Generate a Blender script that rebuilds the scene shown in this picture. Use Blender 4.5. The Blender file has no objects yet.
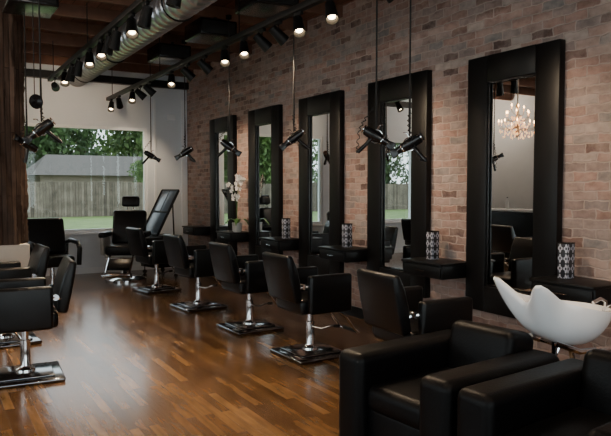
import bpy, bmesh, math, random
from mathutils import Vector, Matrix, Euler
random.seed(7)
R = math.radians
COL = bpy.context.scene.collection

# ------------------------------------------------------------------ helpers
class MB:
    def __init__(s): s.bm = bmesh.new()
    def _add(s, t, M=None):
        if M is not None: bmesh.ops.transform(t, matrix=M, verts=t.verts)
        me = bpy.data.meshes.new('tmp'); t.to_mesh(me); t.free()
        s.bm.from_mesh(me); bpy.data.meshes.remove(me)
    def box(s, c, d, bev=0, seg=2, rot=(0,0,0)):
        t = bmesh.new(); bmesh.ops.create_cube(t, size=1)
        bmesh.ops.scale(t, vec=d, verts=t.verts)
        if bev: bmesh.ops.bevel(t, geom=t.edges[:], offset=bev, segments=seg, profile=.5, affect='EDGES', clamp_overlap=True)
        s._add(t, Matrix.Translation(c) @ Euler(rot).to_matrix().to_4x4()); return s
    def cyl(s, p0, p1, r0, r1=None, seg=18):
        r1 = r0 if r1 is None else r1
        p0, p1 = Vector(p0), Vector(p1); d = p1-p0
        t = bmesh.new(); bmesh.ops.create_cone(t, cap_ends=True, segments=seg, radius1=r0, radius2=r1, depth=d.length)
        s._add(t, Matrix.Translation((p0+p1)/2) @ d.to_track_quat('Z','Y').to_matrix().to_4x4()); return s
    def lathe(s, prof, seg=24, M=None):
        t = bmesh.new(); rings = []
        for r, z in prof:
            rings.append([t.verts.new((max(r,1e-4)*math.cos(2*math.pi*k/seg), max(r,1e-4)*math.sin(2*math.pi*k/seg), z)) for k in range(seg)])
        for a, b in zip(rings, rings[1:]):
            for k in range(seg): t.faces.new((a[k], a[(k+1)%seg], b[(k+1)%seg], b[k]))
        t.faces.new(rings[0][::-1]); t.faces.new(rings[-1])
        bmesh.ops.recalc_face_normals(t, faces=t.faces)
        s._add(t, M); return s
    def tube(s, pts, r, seg=8, closed=False):
        pts = [Vector(p) for p in pts]; n = len(pts); t = bmesh.new(); rings = []
        up = None
        for i, p in enumerate(pts):
            a = pts[i-1] if (i or closed) else p
            b = pts[(i+1) % n] if (i < n-1 or closed) else p
            d = (b-a).normalized()
            if up is None: up = d.orthogonal().normalized()
            up = (up - d*up.dot(d)).normalized(); w = d.cross(up)
            rr = r[i] if isinstance(r, (list, tuple)) else r
            rings.append([t.verts.new(p + rr*(math.cos(2*math.pi*k/seg)*up + math.sin(2*math.pi*k/seg)*w)) for k in range(seg)])
        for i in range(n if closed else n-1):
            a, b = rings[i], rings[(i+1) % n]
            for k in range(seg): t.faces.new((a[k], a[(k+1)%seg], b[(k+1)%seg], b[k]))
        if not closed: t.faces.new(rings[0][::-1]); t.faces.new(rings[-1])
        bmesh.ops.recalc_face_normals(t, faces=t.faces)
        s._add(t); return s
    def prism(s, poly, y0, y1, bev=0, M=None):
        t = bmesh.new()
        a = [t.verts.new((x, y0, z)) for x, z in poly]; b = [t.verts.new((x, y1, z)) for x, z in poly]
        n = len(poly); t.faces.new(a); t.faces.new(b[::-1])
        for k in range(n): t.faces.new((a[k], b[k], b[(k+1)%n], a[(k+1)%n]))
        bmesh.ops.recalc_face_normals(t, faces=t.faces)
        if bev: bmesh.ops.bevel(t, geom=t.edges[:], offset=bev, segments=3, profile=.5, affect='EDGES', clamp_overlap=True)
        s._add(t, M); return s
    def quad(s, pts):
        s.bm.faces.new([s.bm.verts.new(p) for p in pts]); return s
    def build(s, name, mat, parent=None, loc=None, rot=None, smooth=True):
        me = bpy.data.meshes.new(name); s.bm.to_mesh(me); s.bm.free()
        me.materials.append(mat)
        if smooth:
            me.polygons.foreach_set('use_smooth', [True]*len(me.polygons))
            me.set_sharp_from_angle(angle=R(38))
        o = bpy.data.objects.new(name, me); COL.objects.link(o)
        if parent: o.parent = parent
        if loc: o.location = loc
        if rot: o.rotation_euler = rot
        return o

def tag(o, label, cat, group=None, kind=None):
    o['label'] = label; o['category'] = cat
    if group: o['group'] = group
    if kind: o['kind'] = kind
    return o
def thing(name, label, cat, loc=(0,0,0), rotz=0, group=None):
    o = bpy.data.objects.new(name, None); o.empty_display_size = .1; COL.objects.link(o)
    o.location = loc; o.rotation_euler = (0,0,rotz)
    return tag(o, label, cat, group)
def struct(o, label=None):
    o['kind'] = 'structure'
    if label: o['label'] = label
    return o
def copy_tree(o, parent=None):
    c = o.copy(); COL.objects.link(c)
    if parent: c.parent = parent
    for ch in list(o.children): copy_tree(ch, c)
    return c
def dup(o, label, loc, rotz=None):
    c = copy_tree(o); c['label'] = label; c.location = loc
    if rotz is not None: c.rotation_euler = (0,0,rotz)
    return c

# ------------------------------------------------------------------ materials
def nt(name):
    m = bpy.data.materials.new(name); m.use_nodes = True
    n = m.node_tree; b = n.nodes['Principled BSDF']; return m, n, b
def simple(name, col, rough=.5, metal=0, var=.12, scale=20, bump=0, coat=0, emis=None, es=0, spec=None):
    m, n, b = nt(name)
    tc = n.nodes.new('ShaderNodeTexCoord'); no = n.nodes.new('ShaderNodeTexNoise'); no.inputs['Scale'].default_value = scale
    no.inputs['Detail'].default_value = 4
    n.links.new(tc.outputs['Object'], no.inputs['Vector'])
    mx = n.nodes.new('ShaderNodeMix'); mx.data_type = 'RGBA'
    mx.inputs[6].default_value = (*[c*(1-var) for c in col], 1); mx.inputs[7].default_value = (*[min(1,c*(1+var)) for c in col], 1)
    n.links.new(no.outputs['Fac'], mx.inputs[0]); n.links.new(mx.outputs[2], b.inputs['Base Color'])
    b.inputs['Roughness'].default_value = rough; b.inputs['Metallic'].default_value = metal
    b.inputs['Coat Weight'].default_value = coat
    if spec is not None: b.inputs['Specular IOR Level'].default_value = spec
    if bump:
        bp = n.nodes.new('ShaderNodeBump'); bp.inputs['Strength'].default_value = bump; bp.inputs['Distance'].default_value = .01
        n.links.new(no.outputs['Fac'], bp.inputs['Height']); n.links.new(bp.outputs['Normal'], b.inputs['Normal'])
    if emis: b.inputs['Emission Color'].default_value = (*emis,1); b.inputs['Emission Strength'].default_value = es
    return m
def ramp(n, stops, const=False):
    r = n.nodes.new('ShaderNodeValToRGB'); e = r.color_ramp.elements
    while len(e) > 1: e.remove(e[-1])
    e[0].position = stops[0][0]; e[0].color = (*stops[0][1],1)
    for p, c in stops[1:]:
        q = e.new(p); q.color = (*c,1)
    if const: r.color_ramp.interpolation = 'CONSTANT'
    return r
def brick_mat(name, u, v, bw, bh, mortar, stops, mcol, bump=.4, rough=.85, grain=None, spec=.3, coat=0, wash=0, mixg=.8, patch=0):
    m, n, b = nt(name)
    tc = n.nodes.new('ShaderNodeTexCoord'); sp = n.nodes.new('ShaderNodeSeparateXYZ'); cb = n.nodes.new('ShaderNodeCombineXYZ')
    n.links.new(tc.outputs['Object'], sp.inputs[0])
    n.links.new(sp.outputs[u], cb.inputs[0]); n.links.new(sp.outputs[v], cb.inputs[1])
    vec = cb.outputs[0]
    if wash:
        wn = n.nodes.new('ShaderNodeTexNoise'); wn.inputs['Scale'].default_value = 11; n.links.new(vec, wn.inputs['Vector'])
        vm = n.nodes.new('ShaderNodeVectorMath'); vm.operation = 'MULTIPLY_ADD'; n.links.new(wn.outputs['Color'], vm.inputs[0])
        vm.inputs[1].default_value = (.040,.040,0); n.links.new(vec, vm.inputs[2]); vec = vm.outputs[0]
    bt = n.nodes.new('ShaderNodeTexBrick'); bt.inputs['Scale'].default_value = 1
    bt.inputs['Brick Width'].default_value = bw; bt.inputs['Row Height'].default_value = bh
    bt.inputs['Mortar Size'].default_value = mortar; bt.inputs['Mortar Smooth'].default_value = 1 if wash else .3
    bt.inputs['Color1'].default_value = (0,0,0,1); bt.inputs['Color2'].default_value = (1,1,1,1); bt.inputs['Mortar'].default_value = (.5,.5,.5,1)
    n.links.new(vec, bt.inputs['Vector'])
    rp = ramp(n, stops); n.links.new(bt.outputs['Color'], rp.inputs[0])
    no = n.nodes.new('ShaderNodeTexNoise'); no.inputs['Detail'].default_value = 6
    mp = n.nodes.new('ShaderNodeMapping'); n.links.new(cb.outputs[0], mp.inputs[0])
    mp.inputs['Scale'].default_value = grain or (14,14,14); n.links.new(mp.outputs[0], no.inputs['Vector']); no.inputs['Scale'].default_value = 1
    nr = ramp(n, [(.25,(.5,.5,.5)),(.75,(1.0,1.0,1.0))]); n.links.new(no.outputs['Fac'], nr.inputs[0])
    mu = n.nodes.new('ShaderNodeMix'); mu.data_type = 'RGBA'; mu.blend_type = 'MULTIPLY'; mu.inputs[0].default_value = mixg
    n.links.new(rp.outputs[0], mu.inputs[6]); n.links.new(nr.outputs[0], mu.inputs[7])
    col = mu.outputs[2]
    if patch:
        pn = n.nodes.new('ShaderNodeTexNoise'); pn.inputs['Scale'].default_value = 2.2; pn.inputs['Detail'].default_value = 5; n.links.new(cb.outputs[0], pn.inputs['Vector'])
        pr = ramp(n, [(.35,(1-patch,)*3),(.65,(1,1,1))]); n.links.new(pn.outputs['Fac'], pr.inputs[0])
        pm = n.nodes.new('ShaderNodeMix'); pm.data_type = 'RGBA'; pm.blend_type = 'MULTIPLY'; pm.inputs[0].default_value = 1
        n.links.new(col, pm.inputs[6]); n.links.new(pr.outputs[0], pm.inputs[7]); col = pm.outputs[2]
    mx = n.nodes.new('ShaderNodeMix'); mx.data_type = 'RGBA'; n.links.new(bt.outputs['Fac'], mx.inputs[0])
    n.links.new(col, mx.inputs[6]); mx.inputs[7].default_value = (*mcol,1)
    out = mx.outputs[2]
    if wash:
        w2 = n.nodes.new('ShaderNodeTexNoise'); w2.inputs['Scale'].default_value = 5; w2.inputs['Detail'].default_value = 8; w2.inputs['Roughness'].default_value = .7
        n.links.new(cb.outputs[0], w2.inputs['Vector']); wr = ramp(n, [(.42,(0,0,0)),(.68,(wash,wash,wash))]); n.links.new(w2.outputs['Fac'], wr.inputs[0])
        m2 = n.nodes.new('ShaderNodeMix'); m2.data_type = 'RGBA'; n.links.new(wr.outputs[0], m2.inputs[0]); n.links.new(out, m2.inputs[6]); m2.inputs[7].default_value = (.50,.375,.325,1)
        out = m2.outputs[2]
    n.links.new(out, b.inputs['Base Color'])
    inv = n.nodes.new('ShaderNodeMath'); inv.operation = 'SUBTRACT'; inv.inputs[0].default_value = 1; n.links.new(bt.outputs['Fac'], inv.inputs[1])
    ad = n.nodes.new('ShaderNodeMath'); ad.operation = 'MULTIPLY_ADD'; n.links.new(no.outputs['Fac'], ad.inputs[0]); ad.inputs[1].default_value = .5; n.links.new(inv.outputs[0], ad.inputs[2])
    bp = n.nodes.new('ShaderNodeBump'); bp.inputs['Strength'].default_value = bump; bp.inputs['Distance'].default_value = .008
    n.links.new(ad.outputs[0], bp.inputs['Height']); n.links.new(bp.outputs['Normal'], b.inputs['Normal'])
    b.inputs['Roughness'].default_value = rough; b.inputs['Specular IOR Level'].default_value = spec; b.inputs['Coat Weight'].default_value = coat
    return m
def damask():
    m, n, b = nt('damask_print')
    tc = n.nodes.new('ShaderNodeTexCoord'); sp = n.nodes.new('ShaderNodeSeparateXYZ'); n.links.new(tc.outputs['Object'], sp.inputs[0])
    def math_(op, a, bb=None):
        q = n.nodes.new('ShaderNodeMath'); q.operation = op
        for i, x in enumerate((a, bb)):
            if x is None: continue
            if isinstance(x, (int, float)): q.inputs[i].default_value = x
            else: n.links.new(x, q.inputs[i])
        return q.outputs[0]
    h = math_('ADD', sp.outputs[0], sp.outputs[1])
    a = math_('SINE', math_('MULTIPLY', h, 62)); c = math_('COSINE', math_('MULTIPLY', sp.outputs[2], 42))
    a2 = math_('SINE', math_('MULTIPLY', h, 186)); c2 = math_('COSINE', math_('MULTIPLY', sp.outputs[2], 126))
    v = math_('ADD', math_('MULTIPLY', a, c), math_('MULTIPLY', math_('MULTIPLY', a2, c2), .8))
    rp = ramp(n, [(0,(.015,.015,.02)),(.52,(.015,.015,.02)),(.62,(.42,.42,.48))]); n.links.new(math_('MULTIPLY', math_('ABSOLUTE', v), .85), rp.inputs[0])
    n.links.new(rp.outputs[0], b.inputs['Base Color']); b.inputs['Roughness'].default_value = .35
    return m
def leaf_mat(name, c0, c1):
    m, n, b = nt(name)
    tc = n.nodes.new('ShaderNodeTexCoord'); no = n.nodes.new('ShaderNodeTexNoise'); no.inputs['Scale'].default_value = 1.3
    n.links.new(tc.outputs['Object'], no.inputs['Vector']); r = ramp(n, [(.35,c0),(.68,c1)]); n.links.new(no.outputs['Fac'], r.inputs[0])
    n.links.new(r.outputs[0], b.inputs['Base Color']); b.inputs['Roughness'].default_value = .7; return m
def glass_mat():
    m = bpy.data.materials.new('window_glass'); m.use_nodes = True; n = m.node_tree; n.nodes.clear()
    o = n.nodes.new('ShaderNodeOutputMaterial'); t = n.nodes.new('ShaderNodeBsdfTransparent'); g = n.nodes.new('ShaderNodeBsdfGlossy')
    t.inputs[0].default_value = (.93,.96,.95,1); g.inputs['Roughness'].default_value = .02
    mx = n.nodes.new('ShaderNodeMixShader'); fr = n.nodes.new('ShaderNodeFresnel'); fr.inputs[0].default_value = 1.45
    n.links.new(fr.outputs[0], mx.inputs[0]); n.links.new(t.outputs[0], mx.inputs[1]); n.links.new(g.outputs[0], mx.inputs[2]); n.links.new(mx.outputs[0], o.inputs[0]); return m

BRICK = brick_mat('whitewashed_brick', 1, 2, .205, .071, .009,
    [(0,(.14,.085,.072)),(.15,(.31,.180,.145)),(.35,(.44,.265,.215)),(.55,(.29,.22,.20)),(.7,(.48,.325,.27)),(.85,(.26,.23,.22)),(1,(.53,.41,.35))], (.40,.31,.27), bump=.55, grain=(13,20,13), wash=.5, mixg=.85)
FLOOR = brick_mat('hardwood_strips', 1, 0, .78, .062, .0012,
    [(0,(.130,.062,.024)),(.35,(.185,.092,.034)),(.7,(.235,.120,.044)),(1,(.32,.172,.066))], (.08,.038,.015), bump=.16, rough=.19, grain=(4,30,1), spec=.55, mixg=1, patch=.35)
DECK = brick_mat('ceiling_boards', 1, 0, 2.2, .14, .004,
    [(0,(.15,.07,.045)),(1,(.28,.13,.085))], (.03,.015,.01), bump=.3, rough=.8, grain=(2,20,1))
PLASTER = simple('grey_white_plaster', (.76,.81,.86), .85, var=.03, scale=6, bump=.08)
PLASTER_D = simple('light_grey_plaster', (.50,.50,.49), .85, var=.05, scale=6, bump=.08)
WHITE_TRIM = simple('white_trim_paint', (.86,.89,.92), .5, var=.03)
JOIST = simple('dark_joist_wood', (.16,.075,.045), .75, var=.35, scale=9, bump=.2)
BLACKW = simple('black_brown_wood', (.004,.0035,.0035), .42, var=.3, scale=30, bump=.03, spec=.28)
LEATHER = simple('black_leather', (.003,.003,.0035), .33, var=.2, scale=160, bump=.10, spec=.30)
LEATHER2 = simple('black_leather_soft', (.0018,.0018,.0022), .42, var=.2, scale=90, bump=.14, spec=.13)
CHROME = simple('chrome', (.80,.80,.82), .08, 1, var=.03)
DCHROME = simple('smoked_chrome', (.22,.22,.23), .13, 1, var=.05)
BLACKP = simple('black_plastic', (.006,.006,.007), .25, var=.2, scale=50)
BLACKM = simple('black_powder_coat', (.005,.005,.005), .5, var=.2, scale=50, spec=.3)
RUBBER = simple('black_rubber', (.008,.008,.008), .75, var=.2)
GALV = simple('galvanised_duct', (.50,.53,.57), .28, .9, var=.10, scale=5)
CERAMIC = simple('white_ceramic', (.88,.89,.92), .10, var=.02, coat=.5)
MIRROR = simple('mirror_silver', (.90,.92,.92), .01, 1, var=.005)
LENS = simple('warm_lamp_lens', (1,.9,.7), .3, emis=(1.0,.74,.45), es=24)
LENS2 = simple('dim_lamp_lens', (.9,.8,.7), .3, emis=(1.0,.74,.45), es=4)
REFL = simple('lamp_reflector', (.5,.4,.3), .3, 1)
BARK = brick_mat('rough_pillar_timber', 2, 0, 1.4, .05, .004,
    [(0,(.10,.062,.045)),(.5,(.16,.10,.072)),(1,(.24,.155,.115))], (.03,.02,.015), bump=1, rough=.95, grain=(4,60,1), mixg=1, patch=.45)
TANW = simple('off_white_plinth', (.48,.45,.41), .8, var=.1, scale=8)
DAMASK = damask()
GLASS = glass_mat()
GREYP = simple('dark_grey_panel', (.11,.135,.165), .22, var=.10)
CREAM = simple('cream_vinyl', (.42,.41,.38), .4, var=.06)
PETAL = simple('white_petal', (.85,.83,.82), .5, var=.04)
LEAFG = simple('orchid_green', (.05,.13,.03), .4, var=.2)
POT = simple('white_pot', (.55,.54,.52), .35, var=.05)
FENCE = brick_mat('weathered_fence_boards', 2, 0, 8, .15, .008,
    [(0,(.12,.10,.08)),(.5,(.20,.17,.135)),(1,(.29,.25,.20))], (.03,.025,.02), bump=.4, rough=.9, grain=(2,20,1), patch=.35)
FENCEW = simple('weathered_post', (.15,.125,.10), .9, var=.2)
ROOF = simple('grey_shingle', (.115,.108,.102), .95, var=.2, scale=5, bump=.2, spec=.1)
SIDING = simple('beige_siding', (.24,.20,.16), .8, var=.08)
DGLASS = simple('dark_window_glass', (.03,.035,.04), .1, var=.1)
GRASS = leaf_mat('lawn_green', (.08,.14,.03), (.15,.22,.06))
LEAF1 = leaf_mat('leaf_dark', (.018,.045,.014), (.07,.14,.035))
LEAF2 = leaf_mat('leaf_mid', (.035,.08,.018), (.12,.20,.05))
TRUNK = simple('trunk_bark', (.06,.045,.035), .9, var=.3)
BULB = simple('candle_bulb', (1,.9,.7), .3, emis=(1.0,.52,.20), es=22)
CRYSTAL = simple('glowing_crystal_beads', (.95,.70,.5), .08, .4, var=.05, emis=(1,.45,.18), es=2.2)  # beads emit a warm glow of their own, standing in for bulb light
AMBER = simple('amber_product', (.35,.14,.04), .25, var=.1)
PAPER = simple('white_card', (.7,.7,.68), .7, var=.04)

# ------------------------------------------------------------------ room shell
XW, YF, XL, YB, H = 4.26, 11.45, -3.2, -3.0, 3.62
struct(MB().box(((XW+XL)/2, (YF+YB)/2, -.05), (XW-XL+.4, YF-YB+.4, .1)).build('floor', FLOOR, smooth=False), 'glossy golden brown hardwood strip floor')
ceil = struct(MB().box(((XW+XL)/2, (YF+YB)/2, H+.05), (XW-XL+.4, YF-YB+.4, .1)).build('ceiling', DECK, smooth=False), 'dark exposed wood ceiling')
for k in range(18):
    y = YB + .5 + k*.8
    MB().box(((XW+XL)/2, y, H-.07), (XW-XL-.02, .05, .14)).build('joist', JOIST, ceil, smooth=False)
struct(MB().box((XW+.1, (YF+YB)/2, H/2), (.2, YF-YB+.4, H)).build('wall_right', BRICK, smooth=False), 'whitewashed dusty pink brick wall')
Z0, Z1 = .72, 2.56
m = MB(); LA, LB = -2.4, 7.3
m.box((XL-.1, (LB+YF)/2, H/2), (.2, YF-LB, H)); m.box((XL-.1, (LA+YB)/2, H/2), (.2, LA-YB, H))
m.box((XL-.1, (LA+LB)/2, .25), (.2, LB-LA, .5)); m.box((XL-.1, (LA+LB)/2, (2.9+H)/2), (.2, LB-LA, H-2.9))
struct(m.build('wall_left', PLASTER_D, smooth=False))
m = MB(); BA, BB = -2.7, 3.7
m.box(((XL+BA)/2, YB-.1, H/2), (BA-XL, .2, H)); m.box(((BB+XW)/2, YB-.1, H/2), (XW-BB, .2, H))
m.box(((BA+BB)/2, YB-.1, .2), (BB-BA, .2, .4)); m.box(((BA+BB)/2, YB-.1, (2.9+H)/2), (BB-BA, .2, H-2.9))
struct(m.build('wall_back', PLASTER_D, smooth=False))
WX = [(-1.30, 1.06), (1.20, 3.50)]
m = MB()
m.box(((XW+XL)/2, YF+.1, Z0/2), (XW-XL, .2, Z0)); m.box(((XW+XL)/2, YF+.1, (Z1+H)/2), (XW-XL, .2, H-Z1))
for a, b in ((XL, WX[0][0]), (WX[0][1], WX[1][0]), (WX[1][1], XW)):
    m.box(((a+b)/2, YF+.1, (Z0+Z1)/2), (b-a, .2, Z1-Z0))
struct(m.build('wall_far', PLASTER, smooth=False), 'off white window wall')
def window(n_, p0, p1, z0, z1, mull, label):
    a, b = Vector((*p0,0)), Vector((*p1,0)); L = (b-a).length; c = (a+b)/2; ang = math.atan2((b-a).y, (b-a).x); w = .05
    f = MB(); zc = (z0+z1)/2
    f.box((0,0,z0+w/2), (L,.08,w)); f.box((0,0,z1-w/2), (L,.08,w))
    for x in [-L/2+w/2, L/2-w/2] + [(-L/2+L*k/(mull+1)) for k in range(1, mull+1)]:
        f.box((x,0,zc), (w,.08,z1-z0-2*w))
    fo = struct(f.build('window_%d' % n_, WHITE_TRIM, smooth=False, loc=c, rot=(0,0,ang)), label)
    MB().box((0,0,zc), (L-2*w,.008,z1-z0-2*w)).build('pane', GLASS, fo, smooth=False)
    MB().box((0,-.09,z0-.02), (L+.12,.12,.035), .006).build('sill', WHITE_TRIM, fo)
window(1, (WX[0][0],YF+.06), (WX[0][1],YF+.06), Z0, Z1, 1, 'wide two light window hidden behind the pillar')
window(2, (WX[1][0],YF+.06), (WX[1][1],YF+.06), Z0, Z1, 0, 'wide fixed window looking onto lawn and fence')
window(3, (XL-.06,LA), (XL-.06,LB), .5, 2.9, 5, 'large unseen side window added to let in daylight')  # out of view, added so daylight washes the brick and far wall
window(4, (BB,YB-.06), (BA,YB-.06), .4, 2.9, 3, 'unseen front window added behind the camera to let in daylight')  # added opening behind the camera, brings in cool daylight
struct(MB().box((3.64, YF-.012, 1.65), (.035, .02, 2.9)).build('trim_1', WHITE_TRIM, smooth=False))
struct(MB().box((XW-.07, YF-.02, 1.65), (.10, .03, 2.9)).build('trim_2', WHITE_TRIM, smooth=False))
struct(MB().box(((XW+XL)/2, YF-.07, 3.36), (XW-XL-.02, .12, .12)).build('trim_3', BLACKM, smooth=False), 'black beam along the top of the window wall')
struct(MB().box(((XW+XL)/2, YF-.01, .05), (XW-XL-.04, .018, .10)).build('baseboard_far', WHITE_TRIM, smooth=False))
struct(MB().box((XW-.01, 4.2, .06), (.018, YF-YB-.1, .12)).build('baseboard_right', BLACKW, smooth=False))
tag(MB().box((3.94, YF-.03, 2.78), (.16, .055, .10), .01).build('wall_sensor', WHITE_TRIM), 'small white box sensor high on the far wall right of the window', 'sensor')
# pillar
p = thing('support_pillar', 'rough brown timber support pillar behind the left salon chairs', 'pillar', (.74, 7.95, 0))
bm = bmesh.new(); N = 48; prev = None; random.seed(5); offs = [random.uniform(-.018,.018) for _ in range(N)]
K = 90; PZ = .86
for j in range(K+1):
    z = PZ + (H-PZ-.002)*j/K; row = []
    for k in range(N):
        a = 2*math.pi*k/N; c, s = math.cos(a), math.sin(a)
        r = .255/((abs(c)**3+abs(s)**3)**(1/3))
        r += offs[k] + .014*math.sin(z*7+k*1.3) + .018*math.sin(z*2.3+k*.5) + random.uniform(-.009,.009)
        row.append(bm.verts.new((r*c, r*.85*s, z)))
    if prev:
        for k in range(N): bm.faces.new((prev[k], prev[(k+1)%N], row[(k+1)%N], row[k]))
    else: bm.faces.new(row[::-1])
    prev = row
bm.faces.new(prev)
x = MB(); x._add(bm); x.build('shaft', BARK, p)
MB().box((0,0,PZ/2), (.54,.48,PZ), .01).build('plinth', TANW, p)

# ------------------------------------------------------------------ mirrors + cabinets
def make_mirror():
    t = thing('wall_mirror', '', 'mirror', group='framed mirrors along the brick wall')
    w, h, fw, d = .96, 2.22, .225, .07
    f = MB()
    f.box((0, -w/2+fw/2, h/2), (d, fw, h), .008); f.box((0, w/2-fw/2, h/2), (d, fw, h), .008)
    f.box((0, 0, fw/2), (d, w-2*fw, fw), .004); f.box((0, 0, h-fw/2), (d, w-2*fw, fw), .004)
    f.build('frame', BLACKW, t)
    MB().box((.012, 0, h/2), (.012, w-2*fw, h-2*fw)).build('mirror_glass', MIRROR, t, smooth=False)
    b = MB()
    for s in (-1, 1):
        b.box((-.012, s*(w/2-fw-.008), h/2), (.012, .014, h-2*fw))
        b.box((-.012, 0, h/2+s*(h/2-fw-.008)), (.012, w-2*fw, .014))
    b.build('bead', BLACKP, t, smooth=False)
    return t
orda = ['nearest the shampoo basin', 'second from the shampoo basin', 'in the middle of the row of five', 'second from the window wall', 'nearest the window wall']
m0 = make_mirror(); MY = [3.72+1.5*i for i in range(5)]
for i, y in enumerate(MY):
    lab = 'tall black framed mirror on the brick wall, ' + orda[i]
    if i == 0: m0['label'] = lab; m0.location = (XW-.036, y, .41)
    else: dup(m0, lab, (XW-.036, y, .41))
def make_cabinet():
    t = thing('station_cabinet', '', 'cabinet', group='floating cabinets between the mirrors')
    MB().box((0,0,.055), (.34,.53,.12), .004).build('body', BLACKW, t)
    MB().box((-.01,0,.125), (.38,.536,.022), .005).build('counter_top', BLACKW, t)
    d = MB().box((-.178,0,.055), (.018,.50,.10), .004).build('drawer', BLACKW, t)
    MB().cyl((-.20,-.06,.055),(-.20,.06,.055),.004,seg=10).build('handle', CHROME, d)
    return t
c0 = make_cabinet(); GY = [2.97+1.5*i for i in range(6)]
cl = ['right of the nearest mirror behind the white basin','between the first and second mirrors from the basin','between the second and third mirrors from the basin','between the third and fourth mirrors from the basin','under the white orchid','at the far end beside the window wall']
for i, y in enumerate(GY):
    lab = 'slim black floating counter cabinet ' + cl[i]
    if i == 5: y = 10.48
    if i == 0: c0['label'] = lab; c0.location = (XW-.175, y, .684)
    else: dup(c0, lab, (XW-.175, y, .684))
def make_tin():
    t = thing('damask_canister', '', 'canister', group='damask canisters on the cabinets')
    MB().box((0,0,.13), (.088,.088,.26), .006).build('body', DAMASK, t)
    MB().box((0,0,.264), (.092,.092,.010), .004).build('lid', BLACKP, t)
    return t
t0 = make_tin(); tl = ['right of the nearest mirror','right of the second mirror from the basin','right of the middle mirror','right of the fourth mirror, nearest the orchid']
for i in range(4):
    lab = 'black and white damask canister on the counter ' + tl[i]; loc = (XW-.15, GY[i]+(.12,.08,-.0,-.08)[i], .82)
    if i == 0: t0['label'] = lab; t0.location = loc
    else: dup(t0, lab, loc)
# orchid
o = thing('orchid', 'white orchid in a pale pot on the counter before the farthest mirrors', 'plant', (4.06, 8.82, .82))
MB().lathe([(.05,0),(.07,.02),(.075,.13),(.08,.14),(.068,.14),(.06,.11)]).build('pot', POT, o)
st = MB(); random.seed(3)
for a, hgt in ((.4,.70),(2.6,.62),(4.5,.74)):
    pts = []
    for k in range(9):
        u = k/8; rr = .16*u**2.2
        pts.append((rr*math.cos(a), rr*math.sin(a), .12+hgt*math.sin(u*1.75)*.98))
    st.tube(pts, .004, 6)
    for k in range(3, 9):
        px, py, pz = pts[k]
        for q in range(2):
            c = Vector((px+random.uniform(-.03,.03), py+random.uniform(-.04,.04), pz+random.uniform(-.04,.01)))
            nrm = Vector((-1, random.uniform(-.8,.2), random.uniform(-.2,.4))).normalized(); qd = nrm.to_track_quat('Z','Y')
            fb = bmesh.new(); cv = fb.verts.new(c)
            for j in range(5):
                an = j*2*math.pi/5+.3; L = .04
                pp = [fb.verts.new(qd @ Vector(v)+c) for v in ((L*.6*math.cos(an-.55),L*.6*math.sin(an-.55),.01),(L*math.cos(an),L*math.sin(an),.002),(L*.6*math.cos(an+.55),L*.6*math.sin(an+.55),.01))]
                fb.faces.new([cv]+pp)
            x = MB(); x._add(fb); x.build('flower', PETAL, o, smooth=False)
st.build('stems', LEAFG, o)
lv = MB()
for k in range(6):
    a = k*1.05; d = Vector((math.cos(a), math.sin(a), 0)); s_ = Vector((-d.y, d.x, 0))
    L = [(0,.12,.012),(.06,.19,.028),(.13,.20,.03),(.19,.15,.018),(.22,.10,.002)]
    for (x0,z0,w0),(x1,z1,w1) in zip(L, L[1:]):
        lv.quad([d*x0-s_*w0+Vector((0,0,z0)), d*x1-s_*w1+Vector((0,0,z1)), d*x1+s_*w1+Vector((0,0,z1)), d*x0+s_*w0+Vector((0,0,z0))])
lv.build('leaves', LEAFG, o)

# ------------------------------------------------------------------ styling chairs (local facing +X)
def make_chair():
    t = thing('styling_chair', '', 'chair')
    MB().box((0,0,.018), (.54,.54,.032), .014, 3).box((0,0,.042), (.40,.40,.02), .009, 3).build('base_plate', DCHROME, t)
    MB().lathe([(.075,.05),(.07,.07),(.045,.085),(.038,.10),(.038,.30),(.028,.305),(.028,.38),(.05,.385),(.05,.40)]).build('pump_column', CHROME, t)
    l = MB().tube([(0,-.04,.26),(.02,-.16,.26),(.05,-.26,.30),(.06,-.32,.31)], .009).build('pump_lever', CHROME, t)
    MB().cyl((.058,-.30,.305),(.064,-.36,.315),.014,seg=12).build('lever_grip', BLACKP, l)
    MB().box((0,0,.405), (.36,.30,.02), .004).build('seat_plate', BLACKM, t)
    MB().box((.01,0,.475), (.48,.46,.13), .035, 4).build('seat', LEATHER, t)
    for s in (-1, 1):
        MB().box((.03, s*.27, .585), (.43,.075,.33), .024, 4).build('arm_panel', LEATHER, t)
    poly = [(-.045,-.20),(.035,-.20),(.050,-.05),(.045,.10),(.020,.21),(-.030,.21),(-.040,.10),(-.045,-.05)]
    MB().prism(poly, -.235, .235, .022, Matrix.Translation((-.295,0,.72)) @ Matrix.Rotation(R(-13),4,'Y')).build('backrest', LEATHER, t)
    for s in (-1, 1):
        MB().tube([(-.27,s*.205,.62),(-.22,s*.23,.655),(-.13,s*.262,.655),(-.10,s*.27,.655)], .014).cyl((-.21,s*.20,.655),(-.21,s*.25,.655),.024,seg=14).build('bracket', CHROME, t)
    f = MB().tube([(.20,-.13,.40),(.30,-.13,.33),(.40,-.13,.20),(.44,-.13,.17),(.44,.13,.17),(.40,.13,.20),(.30,.13,.33),(.20,.13,.40)], .011).build('footrest', CHROME, t)
    MB().box((.445,0,.175), (.035,.22,.03), .008).build('footrest_pad', RUBBER, f)
    return t
ch = make_chair()
gr, gl = 'salon chairs facing the brick wall', 'salon chairs at the left edge'
rs = [(2.98,3.45,R(-3),'nearest, behind the shampoo armchairs'),(2.95,4.86,R(1),'second from the shampoo armchairs'),(2.95,6.10,R(2),'middle of five'),(2.92,7.50,R(5),'second from the window'),(2.88,9.05,R(8),'nearest the barber chair')]
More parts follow.
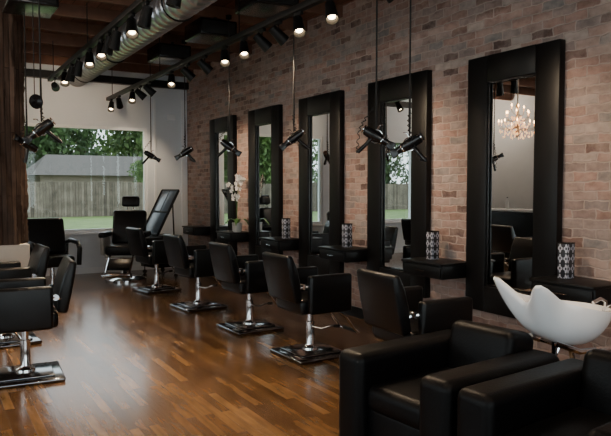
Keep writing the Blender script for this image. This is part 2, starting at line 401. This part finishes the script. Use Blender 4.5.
for i, (x, y, a, l) in enumerate(rs):
    lab = 'black chair on chrome base facing the brick wall, ' + l
    c = ch if i == 0 else dup(ch, lab, (x,y,0), a)
    c['label'] = lab; c['group'] = gr; c.location = (x,y,0); c.rotation_euler = (0,0,a)
ls = [(.66,5.42,R(180-4),'nearest the camera'),(.66,6.75,R(180+3),'second from the camera, before the wooden pillar'),(.55,9.0,R(172),'farthest, beyond the wooden pillar')]
for x, y, a, l in ls:
    c = dup(ch, 'black salon chair at the left edge, '+l, (x,y,0), a); c['group'] = gl

# ------------------------------------------------------------------ barber chair (local facing +X)
t = thing('barber_chair', 'black reclining barber chair with headrest and chrome base by the window', 'barber chair', (2.78,10.32,0), R(-118))
MB().lathe([(.32,0),(.32,.025),(.26,.05),(.10,.08),(.08,.12),(.08,.34),(.12,.36),(.12,.40)], 32).build('base', CHROME, t)
MB().box((.02,0,.50), (.54,.52,.16), .045, 4).build('seat', LEATHER, t)
MB().box((.02,0,.41), (.48,.54,.05), .01).build('seat_frame', CREAM, t)
MB().box((-.30,0,.83), (.15,.54,.58), .05, 4, rot=(0,R(-14),0)).build('backrest', LEATHER, t)
h = MB().box((-.42,0,1.26), (.10,.29,.18), .04, 4, rot=(0,R(-10),0)).build('headrest', LEATHER, t)
MB().cyl((-.37,-.05,1.06),(-.41,-.05,1.2),.008).cyl((-.37,.05,1.06),(-.41,.05,1.2),.008).build('headrest_post', CHROME, h)
for s in (-1,1):
    MB().box((.0,s*.32,.74), (.48,.11,.09), .035, 4).build('armrest', LEATHER, t)
    MB().prism([(-.22,.42),(.20,.42),(.24,.70),(-.18,.70),(-.22,.6)], s*.32-.025, s*.32+.025, .006).build('arm_side', CREAM, t)
MB().tube([(.26,-.18,.42),(.44,-.18,.28),(.60,-.18,.14),(.60,.18,.14),(.44,.18,.28),(.26,.18,.42)], .018).build('footrest_frame', CHROME, t)
MB().box((.42,0,.30), (.22,.34,.05), .014, 2, rot=(0,R(38),0)).build('calf_pad', LEATHER, t)
MB().box((.60,0,.15), (.20,.44,.035), .008, 2, rot=(0,R(-20),0)).build('footplate', CHROME, t)
MB().tube([(0,-.08,.30),(-.02,-.30,.34),(-.02,-.40,.50)], .01).build('lever', CHROME, t)

# waiting armchair by window
t = thing('armchair', 'black padded armchair with rounded high back left under the window', 'chair', (1.60,9.95,0), R(-80))
MB().box((0,0,.42), (.54,.50,.16), .05, 4).build('seat', LEATHER, t)
MB().box((-.27,0,.76), (.12,.58,.56), .055, 5, rot=(0,R(-12),0)).build('backrest', LEATHER, t)
for s in (-1,1):
    MB().tube([(-.26,s*.30,.40),(-.26,s*.31,.66),(-.10,s*.32,.70),(.18,s*.32,.68),(.27,s*.31,.60),(.26,s*.30,.36)], .035, 12).build('arm', LEATHER, t)
MB().lathe([(.27,0),(.27,.02),(.06,.045),(.035,.07),(.035,.34)], 28).build('base', CHROME, t)

# leaning framed panel on a dark cart
t = thing('panel_cart', 'dark wheeled cart with a black framed grey panel leaning right above it', 'cart', (3.50,10.78,0), R(14))
fr = MB(); P0, P1 = Vector((-.20,0,.70)), Vector((.22,0,1.44)); d = (P1-P0)
for s in (-1,1):
    fr.tube([P0+Vector((0,s*.25,0)), P1+Vector((0,s*.25,0))], .024); fr.tube([(.12,s*.25,.66),(.10,s*.25,1.20)], .013)
for q in (0,.5,1): fr.tube([P0+d*q+Vector((0,-.25,0)), P0+d*q+Vector((0,.25,0))], .022)
fr.tube([P0+d*.5, P0+d*.99], .014)
fr.build('panel_frame', BLACKM, t)
ang = math.atan2(d.z, d.x)
MB().box(tuple((P0+P1)/2), (d.length-.03,.46,.016), .004, rot=(0,-ang,0)).build('panel', GREYP, t)
MB().box((0,0,.38), (.46,.52,.50), .012).build('cart_body', BLACKP, t)
MB().box((0,0,.655), (.52,.56,.03), .01).build('cart_top', BLACKM, t)
for z in (.24,.40,.54): MB().box((-.237,0,z), (.012,.46,.11), .004).build('drawer', BLACKM, t)
for sx in (-.18,.18):
    for sy in (-.21,.21): MB().cyl((sx,sy-.015,.035),(sx,sy+.015,.035),.035,seg=16).cyl((sx,sy,.04),(sx,sy,.13),.01,seg=8).build('caster', RUBBER, t)

# ------------------------------------------------------------------ shampoo seats (facing -X), basin
def make_shampoo():
    t = thing('shampoo_armchair', '', 'armchair', group='black shampoo armchairs')
    MB().box((.04,0,.17), (.84,.48,.28), .03, 3).build('base', LEATHER2, t)
    MB().box((-.01,0,.355), (.78,.45,.15), .055, 6).build('seat', LEATHER2, t)
    for s in (-1,1):
        MB().box((.02,s*.31,.30), (.93,.205,.59), .052, 7).build('arm', LEATHER2, t)
    MB().box((.37,0,.52), (.26,.45,.34), .06, 7, rot=(0,R(12),0)).build('backrest', LEATHER2, t)
    for sx in (-.3,.3):
        for sy in (-.3,.3): MB().box((sx,sy,.01),(.05,.05,.02)).build('foot', RUBBER, t)
    return t
s1 = make_shampoo(); s1['label'] = 'black leather shampoo armchair in front of the white basin'; s1.location = (2.45,2.60,0); s1.rotation_euler = (0,0,R(5))
dup(s1, 'black leather shampoo armchair in the bottom right corner, nearest the camera', (2.525,1.75,0), R(5))
t = thing('shampoo_basin', 'white ceramic shampoo basin with neck rest on thin metal stand', 'basin', (3.19,2.42,0), R(-8))
bm = bmesh.new(); N = 80; rings = []
def rim(ph):
    c, s = math.cos(ph), math.sin(ph)
    r = 1/math.sqrt((c/.31)**2+(s/.25)**2)
    d = abs(math.atan2(math.sin(ph-math.pi), math.cos(ph-math.pi)))
    horn = math.exp(-((d-.46)/.20)**2); notch = math.exp(-(d/.22)**2)
    back = math.exp(-((math.pi-d)/1.0)**2)
    return r + .125*horn - .04*notch, .060*horn - .045*notch + .045*back
D = .215
for k in range(0, 17):
    a = k*math.pi/2/16; rings.append((math.sin(a)**.74, -D*math.cos(a)**.95, k/16))
rings.append((.995, .016, 1)); rings.append((.94, .016, 1))
for k in range(16, -1, -1):
    a = k*math.pi/2/16; rings.append((math.sin(a)**.74*.925, -(D-.028)*math.cos(a)**.95, k/16))
vr = []
for s_, z, u in rings:
    row = []
    for k in range(N):
        ph = 2*math.pi*k/N; r, dz = rim(ph); v = u**2.2
        rr = (r*v + .25*(1-v))*max(s_, .02)
        row.append(bm.verts.new((rr*math.cos(ph), rr*math.sin(ph), z + dz*u**3)))
    vr.append(row)
for a, b in zip(vr, vr[1:]):
    for k in range(N): bm.faces.new((a[k], a[(k+1)%N], b[(k+1)%N], b[k]))
bm.faces.new(vr[0][::-1]); bm.faces.new(vr[-1]); bmesh.ops.recalc_face_normals(bm, faces=bm.faces)
x = MB(); x._add(bm, Matrix.Translation((0,0,.805)) @ Euler((0,R(15),0)).to_matrix().to_4x4())
bowl = x.build('bowl', CERAMIC, t)
MB().lathe([(.022,.0),(.026,.006),(.026,.01),(.012,.012)], 16, Matrix.Translation((-.05,0,.628))).build('drain', CHROME, bowl)
sm = MB()
for s in (-1,1):
    sm.tube([(-.14,s*.10,.62),(-.02,s*.16,.575),(.20,s*.18,.575),(.26,s*.19,.52),(.40,s*.21,.03)], .017)
    sm.tube([(.20,s*.18,.575),(.06,s*.20,.30),(-.10,s*.21,.03)], .014)
sm.tube([(.31,-.20,.35),(.31,.20,.35)], .012); sm.tube([(-.12,-.21,.02),(.42,-.21,.02)], .016); sm.tube([(-.12,.21,.02),(.42,.21,.02)], .016); sm.tube([(.40,-.21,.02),(.40,.21,.02)], .014)
sm.tube([(-.02,-.17,.575),(-.02,.17,.575)], .012)
sm.build('stand', CHROME, t)
MB().cyl((-.05,0,.60),(-.05,0,.42),.016).tube([(-.05,0,.43),(-.02,0,.34),(.10,0,.30),(.20,0,.18),(.20,0,.0)], .014).build('waste_pipe', DCHROME, t)
f = MB().cyl((.29,-.05,.72),(.29,-.05,.78),.018).tube([(.29,-.05,.78),(.29,-.05,.82),(.25,-.05,.84),(.19,-.05,.82)], .010).build('faucet', CHROME, t)
MB().cyl((.29,-.05,.79),(.33,-.09,.81),.007).build('faucet_lever', CHROME, f)

# ------------------------------------------------------------------ hair dryers
def make_dryer():
    t = thing('hair_dryer', '', 'hair dryer')
    b = MB().lathe([(.024,-.09),(.034,-.085),(.037,-.055),(.037,.015),(.031,.05),(.024,.08),(.023,.09)], 22, Matrix.Rotation(R(90),4,'Y')).build('barrel', BLACKP, t)
    MB().lathe([(.016,-.092),(.031,-.095),(.031,-.103),(.016,-.103)], 22, Matrix.Rotation(R(90),4,'Y')).build('rear_grille', CHROME, b)
    MB().lathe([(.0325,.046),(.034,.050),(.0315,.056)], 22, Matrix.Rotation(R(90),4,'Y')).build('chrome_ring', CHROME, b)
    MB().prism([(.09,-.022),(.145,-.032),(.145,.032),(.09,.022)], -.009, .009, .003).build('nozzle', BLACKP, t)
    MB().tube([(-.02,0,-.03),(-.03,0,-.08),(-.045,0,-.135),(-.05,0,-.16)], [.016,.014,.015,.012], 12).build('handle', BLACKP, t)
    MB().tube([(.045*math.cos(a*math.pi/12), .0, .045*math.sin(a*math.pi/12)) for a in range(24)], .004, 6, True).tube([(-.02,0,.045),(-.02,0,.075),(.0,0,.09)], .004, 6).build('holder_ring', CHROME, t)
    return t
dr = make_dryer(); first = True
gname = 'hair dryers hanging over the salon chairs'
dl = [(3.01,3.98,1.89,R(-40),R(32),'before the second mirror from the basin'),
      (3.14,3.74,1.82,R(120),R(28),'just right of another at the second mirror'),
      (3.08,5.38,1.97,R(150),R(38),'before the middle mirror'),
      (3.08,6.89,1.97,R(-40),R(35),'before the fourth mirror'),
      (3.08,8.36,1.97,R(140),R(30),'left of the farthest mirror'),
      (3.08,9.88,1.99,R(-30),R(30),'before the far window wall'),
      (.84,5.60,1.97,R(160),R(38),'beside the pillar, nearer of two'),
      (.91,7.00,1.93,R(-150),R(-25),'beside the pillar, farther of two')]
for x, y, z, rz, tilt, l in dl:
    c = dr if first else copy_tree(dr)
    first = False
    c['label'] = 'black hair dryer hanging on a cord ' + l; c['group'] = gname
    c.location = (x,y,z); c.rotation_euler = (0, tilt, rz); c.scale = (1.12,1.12,1.12)
bpy.context.view_layer.update()
for c in [o for o in bpy.data.objects if o.parent is None and o.name.startswith('hair_dryer')]:
    x, y, z = c.location; inv = c.matrix_world.inverted()
    P = [Vector((x,y,H-.16)), Vector((x,y,z+.5)), Vector((x,y,z+.20)), Vector((x,y,z+.06))]
    MB().tube([inv@q for q in P], [.006,.006,.009,.006], 8).build('cord', RUBBER, c)
    e = c.matrix_world @ Vector((-.05,0,-.16))
    pts = []
    for u in range(41):
        q = u/40; pos = e.lerp(Vector((x,y,z+.24)), q) + Vector((-.05*math.sin(q*math.pi)+.012*math.cos(u*1.6), .02*math.sin(q*math.pi)+.012*math.sin(u*1.6), -.05*math.sin(min(1,q*2.2)*math.pi)))
        pts.append(inv@pos)
    MB().tube(pts, .0035, 5).build('power_lead', RUBBER, c)
    MB().cyl(inv@Vector((x,y,H-.18)), inv@Vector((x,y,H-.14)), .03, seg=16).build('ceiling_rose', BLACKP, c)
t = thing('dryer_diffuser', 'round black dryer diffuser hanging above the dryers beside the pillar', 'diffuser', (.77,5.45,2.17), R(-70))
MB().lathe([(.022,-.045),(.026,-.02),(.052,.012),(.058,.024),(.052,.024),(.026,.010),(.01,.008)], 24, Matrix.Rotation(R(90),4,'Y')).build('cup', BLACKP, t)
MB().cyl((0,0,.048),(0,0,H-2.17-.14),.004,seg=6).build('cord', RUBBER, t)

# ------------------------------------------------------------------ tracks, spotlights
def track(x, y0, y1, z, label):
    t = thing('lighting_track', label, 'light track', (x,(y0+y1)/2,z))
    L = y1-y0
    MB().box((0,0,0), (.06,L,.055), .003).build('rail', BLACKM, t)
    for k in range(5):
        yy = -L/2 + .3 + k*(L-.6)/4
        MB().cyl((0,yy,.015),(0,yy,H-z-.14),.006,seg=8).build('suspension_rod', BLACKM, t)
    return t
TZ = 3.0; TX1 = 1.56
track(2.75, .6, 11.2, TZ, 'long black lighting track above the chairs facing the brick wall')
track(TX1, .6, 9.6, TZ, 'black lighting track along the silver duct')
MESH = {}
def head(x, y, aim, bright, label, watt, grp):
    t = thing('track_spotlight', label, 'spotlight', (x,y,TZ-.027), 0, grp)
    if 'stem' not in MESH:
        o = MB().box((0,0,-.016), (.034,.10,.03), .004).cyl((0,0,-.03),(0,0,-.09),.007,seg=10).build('stem', BLACKM, t); MESH['stem'] = o.data
        MESH['housing'] = MB().lathe([(.022,.088),(.040,.083),(.043,.03),(.049,-.02),(.054,-.085),(.050,-.085),(.031,-.038)], 22).build('tmp', BLACKM).data
        for nm, mt in (('lens1', LENS), ('lens2', LENS2)):
            MESH[nm] = MB().lathe([(.026,-.037),(.030,-.050),(.020,-.060),(.001,-.062)], 20).build('tmp', mt).data
        for q in [q for q in bpy.data.objects if q.name.startswith('tmp')]: bpy.data.objects.remove(q)
    else:
        o = bpy.data.objects.new('stem', MESH['stem']); COL.objects.link(o); o.parent = t
    d = (Vector(aim)-Vector((x,y,TZ-.13))).normalized()
    q = (-d).to_track_quat('Z','Y').to_euler()
    hs = bpy.data.objects.new('housing', MESH['housing']); COL.objects.link(hs); hs.parent = t; hs.location = (0,0,-.118); hs.rotation_euler = q
    ln = bpy.data.objects.new('lens', MESH['lens1' if bright else 'lens2']); COL.objects.link(ln); ln.parent = hs
    if watt:
        l = bpy.data.lights.new('spot_lamp', 'SPOT'); l.energy = watt; l.color = (1.0,.75,.50); l.spot_size = R(66); l.spot_blend = .9; l.shadow_soft_size = .03
        lo = bpy.data.objects.new('spot_lamp', l); COL.objects.link(lo); lo.parent = hs; lo.location = (0,0,-.10)
W = ['first','second','third','fourth','fifth','sixth','seventh','eighth','ninth','tenth','eleventh','twelfth','thirteenth','fourteenth','fifteenth','sixteenth','seventeenth','eighteenth','nineteenth','twentieth']
Y2 = [10.98,10.47,9.72,9.3,8.87,7.94,7.36,6.82,6.26,5.79,5.40,5.08,4.72,4.22,3.53,2.3,1.2]
for i, y in enumerate(Y2):
    vis = i in (0,2,5,8,9,12,13)
    aim = (2.2,y-1.4,.6) if vis else (4.3,y-.25,1.5)
    if i in (1,): aim = (3.2,11.45,1.9)
    if i >= 15: aim = (3.2, y+.6, .3)  # nearest two heads are out of view, added to light the foreground
    head(2.75, y, aim, vis, 'black spotlight on the track above the right chairs, %s from the window' % W[i], 92, 'spotlights on the right track')
Y1 = [9.2,8.5,8.1,7.7,7.11,6.59,6.3,6.05,5.5,5.1,4.4,3.2,1.8]
for i, y in enumerate(Y1):
    vis = i in (1,4,5,8)
    aim = (1.2,y-1.6,.3) if vis else (1.0,y+.4,0)
    if i == 0: aim = (2.2,11.45,2.7)
    head(TX1, y, aim, vis, 'black spotlight on the track beside the duct, %s from the window' % W[i], 84, 'spotlights on the left track')

# ------------------------------------------------------------------ duct
t = thing('ventilation_duct', 'silver ribbed ventilation duct under the dark wood ceiling', 'duct', (2.16,5.2,3.27))
prof = []; L0, L1, n = -7.9, 5.6, 92
st_ = (L1-L0)/n
for k in range(n):
    z = L0 + st_*k; prof += [(.152,z),(.152,z+st_*.70),(.167,z+st_*.78),(.167,z+st_*.90),(.142,z+st_*.93),(.142,z+st_*.99)]
MB().lathe(prof, 32, Matrix.Rotation(R(-90),4,'X')).build('pipe', GALV, t)
for yy in (-4,-1.6,.8,3.2,5.0):
    MB().tube([(.172*math.cos(a*math.pi/12), yy, .172*math.sin(a*math.pi/12)) for a in range(24)], .009, 6, True).cyl((0,yy,.17),(0,yy,.208),.006,seg=8).build('hanger', BLACKM, t)

# ------------------------------------------------------------------ ceiling boxes (black)
def make_cbox():
    t = thing('ceiling_box', '', 'ceiling box', group='black boxes hung from the ceiling')
    MB().box((0,0,0), (.46,.52,.19), .015, 3).build('body', BLACKP, t)
    MB().box((0,-.263,0), (.41,.012,.14), .004).build('front_grille', RUBBER, t)
    for s in (-1,1): MB().box((0,s*.15,.115), (.03,.03,.05)).build('bracket', BLACKM, t)
    return t
cb = make_cbox()
bl = [(2.98,4.35,'nearest the camera'),(2.98,5.75,'second from the camera'),(2.98,7.20,'third from the camera'),(2.98,8.7,'nearest the window'),(.95,6.9,'at the top left corner')]
for i, (x, y, l) in enumerate(bl):
    c = cb if i == 0 else dup(cb, '', (0,0,0))
    c['label'] = 'black rectangular box hung under the wood ceiling, ' + l; c.location = (x, y, H-.28)

# ------------------------------------------------------------------ reception corner seen in the mirror + chandelier
t = thing('reception_desk', 'dark reception desk with pale top by the left wall', 'desk', (-2.1,9.0,0))
MB().box((0,0,.5), (.60,1.9,1.0), .01).build('body', BLACKW, t)
MB().box((0,0,1.02), (.68,2.0,.04), .01).build('desk_top', PAPER, t)
for i, (y, hh, mt) in enumerate([(8.3,.22,AMBER),(8.42,.18,AMBER),(9.4,.25,PAPER)]):
    b = thing('product_bottle', 'product bottle on the reception desk, %s from its near end' % W[i], 'bottle', (-2.1,y,1.04), 0, 'bottles on the desk')
    MB().lathe([(.03,0),(.035,.01),(.035,hh*.7),(.012,hh*.82),(.012,hh*.9)]).build('bottle_body', mt, b)
    MB().cyl((0,0,hh*.9),(0,0,hh),.014).build('cap', BLACKP, b)
CZ = 2.54
t = thing('chandelier', 'crystal chandelier with glowing candle bulbs reflected in the nearest mirror', 'chandelier', (-.3,7.6,CZ))
fr = MB().lathe([(.01,-.20),(.04,-.14),(.02,-.05),(.05,0),(.02,.08),(.035,.14),(.02,.30),(.04,.34),(.01,.40)], 16)
fr.cyl((0,0,.38),(0,0,H-CZ-.14),.008,seg=8)
cr = MB(); random.seed(11)
for ringr, ringz, cnt in ((.31,0,9),(.20,.14,6),(.10,.25,4)):
    for k in range(cnt):
        a = 2*math.pi*k/cnt+ringz*3; c, s = math.cos(a), math.sin(a); zz = ringz+random.uniform(-.03,.03)
        fr.tube([(.02*c,.02*s,zz-.02),(ringr*.5*c,ringr*.5*s,zz-.07),(ringr*.9*c,ringr*.9*s,zz-.04),(ringr*c,ringr*s,zz+.02)], .005, 6)
        MB().lathe([(.005,0),(.010,.013),(.008,.03),(.002,.048)], 10, Matrix.Translation((ringr*c,ringr*s,zz+.07))).build('bulb', BULB, t)
        cr.cyl((ringr*c,ringr*s,zz+.02),(ringr*c,ringr*s,zz+.07),.007,seg=8)
        for q in range(7):
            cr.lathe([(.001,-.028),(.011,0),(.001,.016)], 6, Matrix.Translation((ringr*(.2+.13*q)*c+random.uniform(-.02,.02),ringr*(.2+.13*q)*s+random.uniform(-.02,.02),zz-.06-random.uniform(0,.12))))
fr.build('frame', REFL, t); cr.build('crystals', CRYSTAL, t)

# ------------------------------------------------------------------ outside
struct(MB().box((0,60,-.16), (240,97,.1)).build('ground', GRASS, smooth=False), 'green lawn beyond the window')
t = thing('wooden_fence', 'weathered tan wooden privacy fence across the lawn', 'fence', (0,36,-.11))
random.seed(21)
for k in range(26):
    x = -45 + k*2.6; hh = 1.86+random.uniform(-.05,.05)
    MB().box((x+1.3,0,hh/2), (2.52,.04,hh)).build('board_panel', FENCE, t, smooth=False)
    MB().box((x,.06,.97), (.11,.11,1.94)).build('post', FENCEW, t, smooth=False)
t = thing('house', 'low house with grey shingle roof beyond the fence', 'house', (10.6,47,-.11))
MB().box((0,0,1.2), (8.2,5.6,2.4)).build('wall', SIDING, t, smooth=False)
rb = MB(); A = [(-4.7,-3.5,2.38),(4.7,-3.5,2.38),(4.7,3.5,2.38),(-4.7,3.5,2.38)]; B = [(-3.3,0,3.85),(3.3,0,3.85)]
rb.quad([A[0],A[1],B[1],B[0]]); rb.quad([A[2],A[3],B[0],B[1]]); rb.quad([A[1],A[2],B[1]]); rb.quad([A[3],A[0],B[0]]); rb.quad(A)
rb.build('roof', ROOF, t, smooth=False)
for x in (-2.6,2.6):
    f = MB().box((x,-2.82,1.3), (1.2,.06,1.0)).build('window_frame', WHITE_TRIM, t, smooth=False)
    MB().box((x,-2.86,1.3), (1.0,.03,.8)).build('pane', DGLASS, f, smooth=False)
def make_tree(mat, seed):
    random.seed(seed); t = thing('tree', '', 'tree', group='trees around the lawn')
    MB().tube([(0,0,0),(.1,.05,2),(-.1,0,4),(.1,.1,6)], [.3,.24,.18,.1], 10).build('trunk', TRUNK, t)
    f = MB(); blobs = [(random.uniform(-2.9,2.9), random.uniform(-1.8,1.8), random.uniform(1.3,7.5), random.uniform(1.1,1.8)) for _ in range(40)]
    for bx, by, bz, br in blobs:
        for _ in range(360):
            v = Vector((random.gauss(0,1),random.gauss(0,1),random.gauss(0,1))).normalized()*br*random.uniform(.6,1.08)
            c = Vector((bx,by,bz))+v; q = Euler((random.random()*6,random.random()*6,random.random()*6)).to_matrix(); s_ = random.uniform(.11,.23)
            f.quad([c+q@Vector(p) for p in ((-s_,0,0),(0,-s_*.5,0),(s_,0,0),(0,s_*.5,0))])
    f.build('foliage', mat, t, smooth=False); return t
ta = make_tree(LEAF1, 1); tb = make_tree(LEAF2, 2)
spots = [(x_, 60, (0,1)[k%2], 1.5) for k, x_ in enumerate((-19,-5,9,23,37,51))] + [(x_, 76, (1,0)[k%2], 2.2) for k, x_ in enumerate((-18,4,26,48))] \
      + [(-4.5,43,0,.95),(-14,44,1,1),(-24,45,0,1.0),(-34.5,46,1,1.0),(-45,47,0,1.0),(19.6,47,0,.80),(12.6,39.2,1,.42),(2.6,46,1,.60)]
used = [False, False]
rows = {60:'behind the house',76:'in the farthest row'}
cnt = {}
for i, (x, y, k, s_) in enumerate(spots):
    src = (ta, tb)[k]; c = src if not used[k] else copy_tree(src); used[k] = True
    c.location = (x,y,-.11); c.scale = (s_,s_,s_)
    key = rows.get(y, 'just beyond the fence'); cnt[key] = cnt.get(key, 0)+1
    c['label'] = '%s leafy tree %s, %s of that row' % (('dark','lighter green')[k], key, W[cnt[key]-1])

# ------------------------------------------------------------------ world, lamps, camera
w = bpy.data.worlds.new('world'); bpy.context.scene.world = w; w.use_nodes = True
n = w.node_tree; bg = n.nodes['Background']; sk = n.nodes.new('ShaderNodeTexSky'); sk.sky_type = 'HOSEK_WILKIE'; sk.turbidity = 6
sk.sun_direction = Vector((-.4,-.5,.75)).normalized()
mx = n.nodes.new('ShaderNodeMix'); mx.data_type = 'RGBA'; mx.inputs[0].default_value = .7; mx.inputs[7].default_value = (.80,.86,.90,1)
n.links.new(sk.outputs[0], mx.inputs[6]); n.links.new(mx.outputs[2], bg.inputs[0]); bg.inputs[1].default_value = 4.6
for i, (x, y, e_) in enumerate([(1.2,-1.2,60),(-1.4,1.2,60),(-1.6,5.0,60),(-2.3,10.4,60)]):  # fill lights added to brighten the room, the last for the reception corner
    t = thing('fill_ceiling_light', 'round fill light added under the ceiling, %s from the street side' % W[i], 'ceiling light', (x,y,H-.16))
    MB().lathe([(.18,0),(.18,-.03),(.12,-.07),(.01,-.08)], 24).build('shade', LENS2, t)
    l = bpy.data.lights.new('fill_lamp','POINT'); l.energy = e_; l.color = (1,.84,.68); l.shadow_soft_size = .06
    lo = bpy.data.objects.new('fill_lamp', l); COL.objects.link(lo); lo.parent = t; lo.location = (0,0,-.16)

cam = bpy.data.cameras.new('camera'); cam.sensor_width = 36; cam.lens = 640/611*36; cam.clip_start = .05; cam.clip_end = 300
co = bpy.data.objects.new('camera', cam); COL.objects.link(co); co.location = (0,0,1.5)
co.rotation_euler = (R(90-2.77), 0, R(-30.83))
bpy.context.scene.camera = co
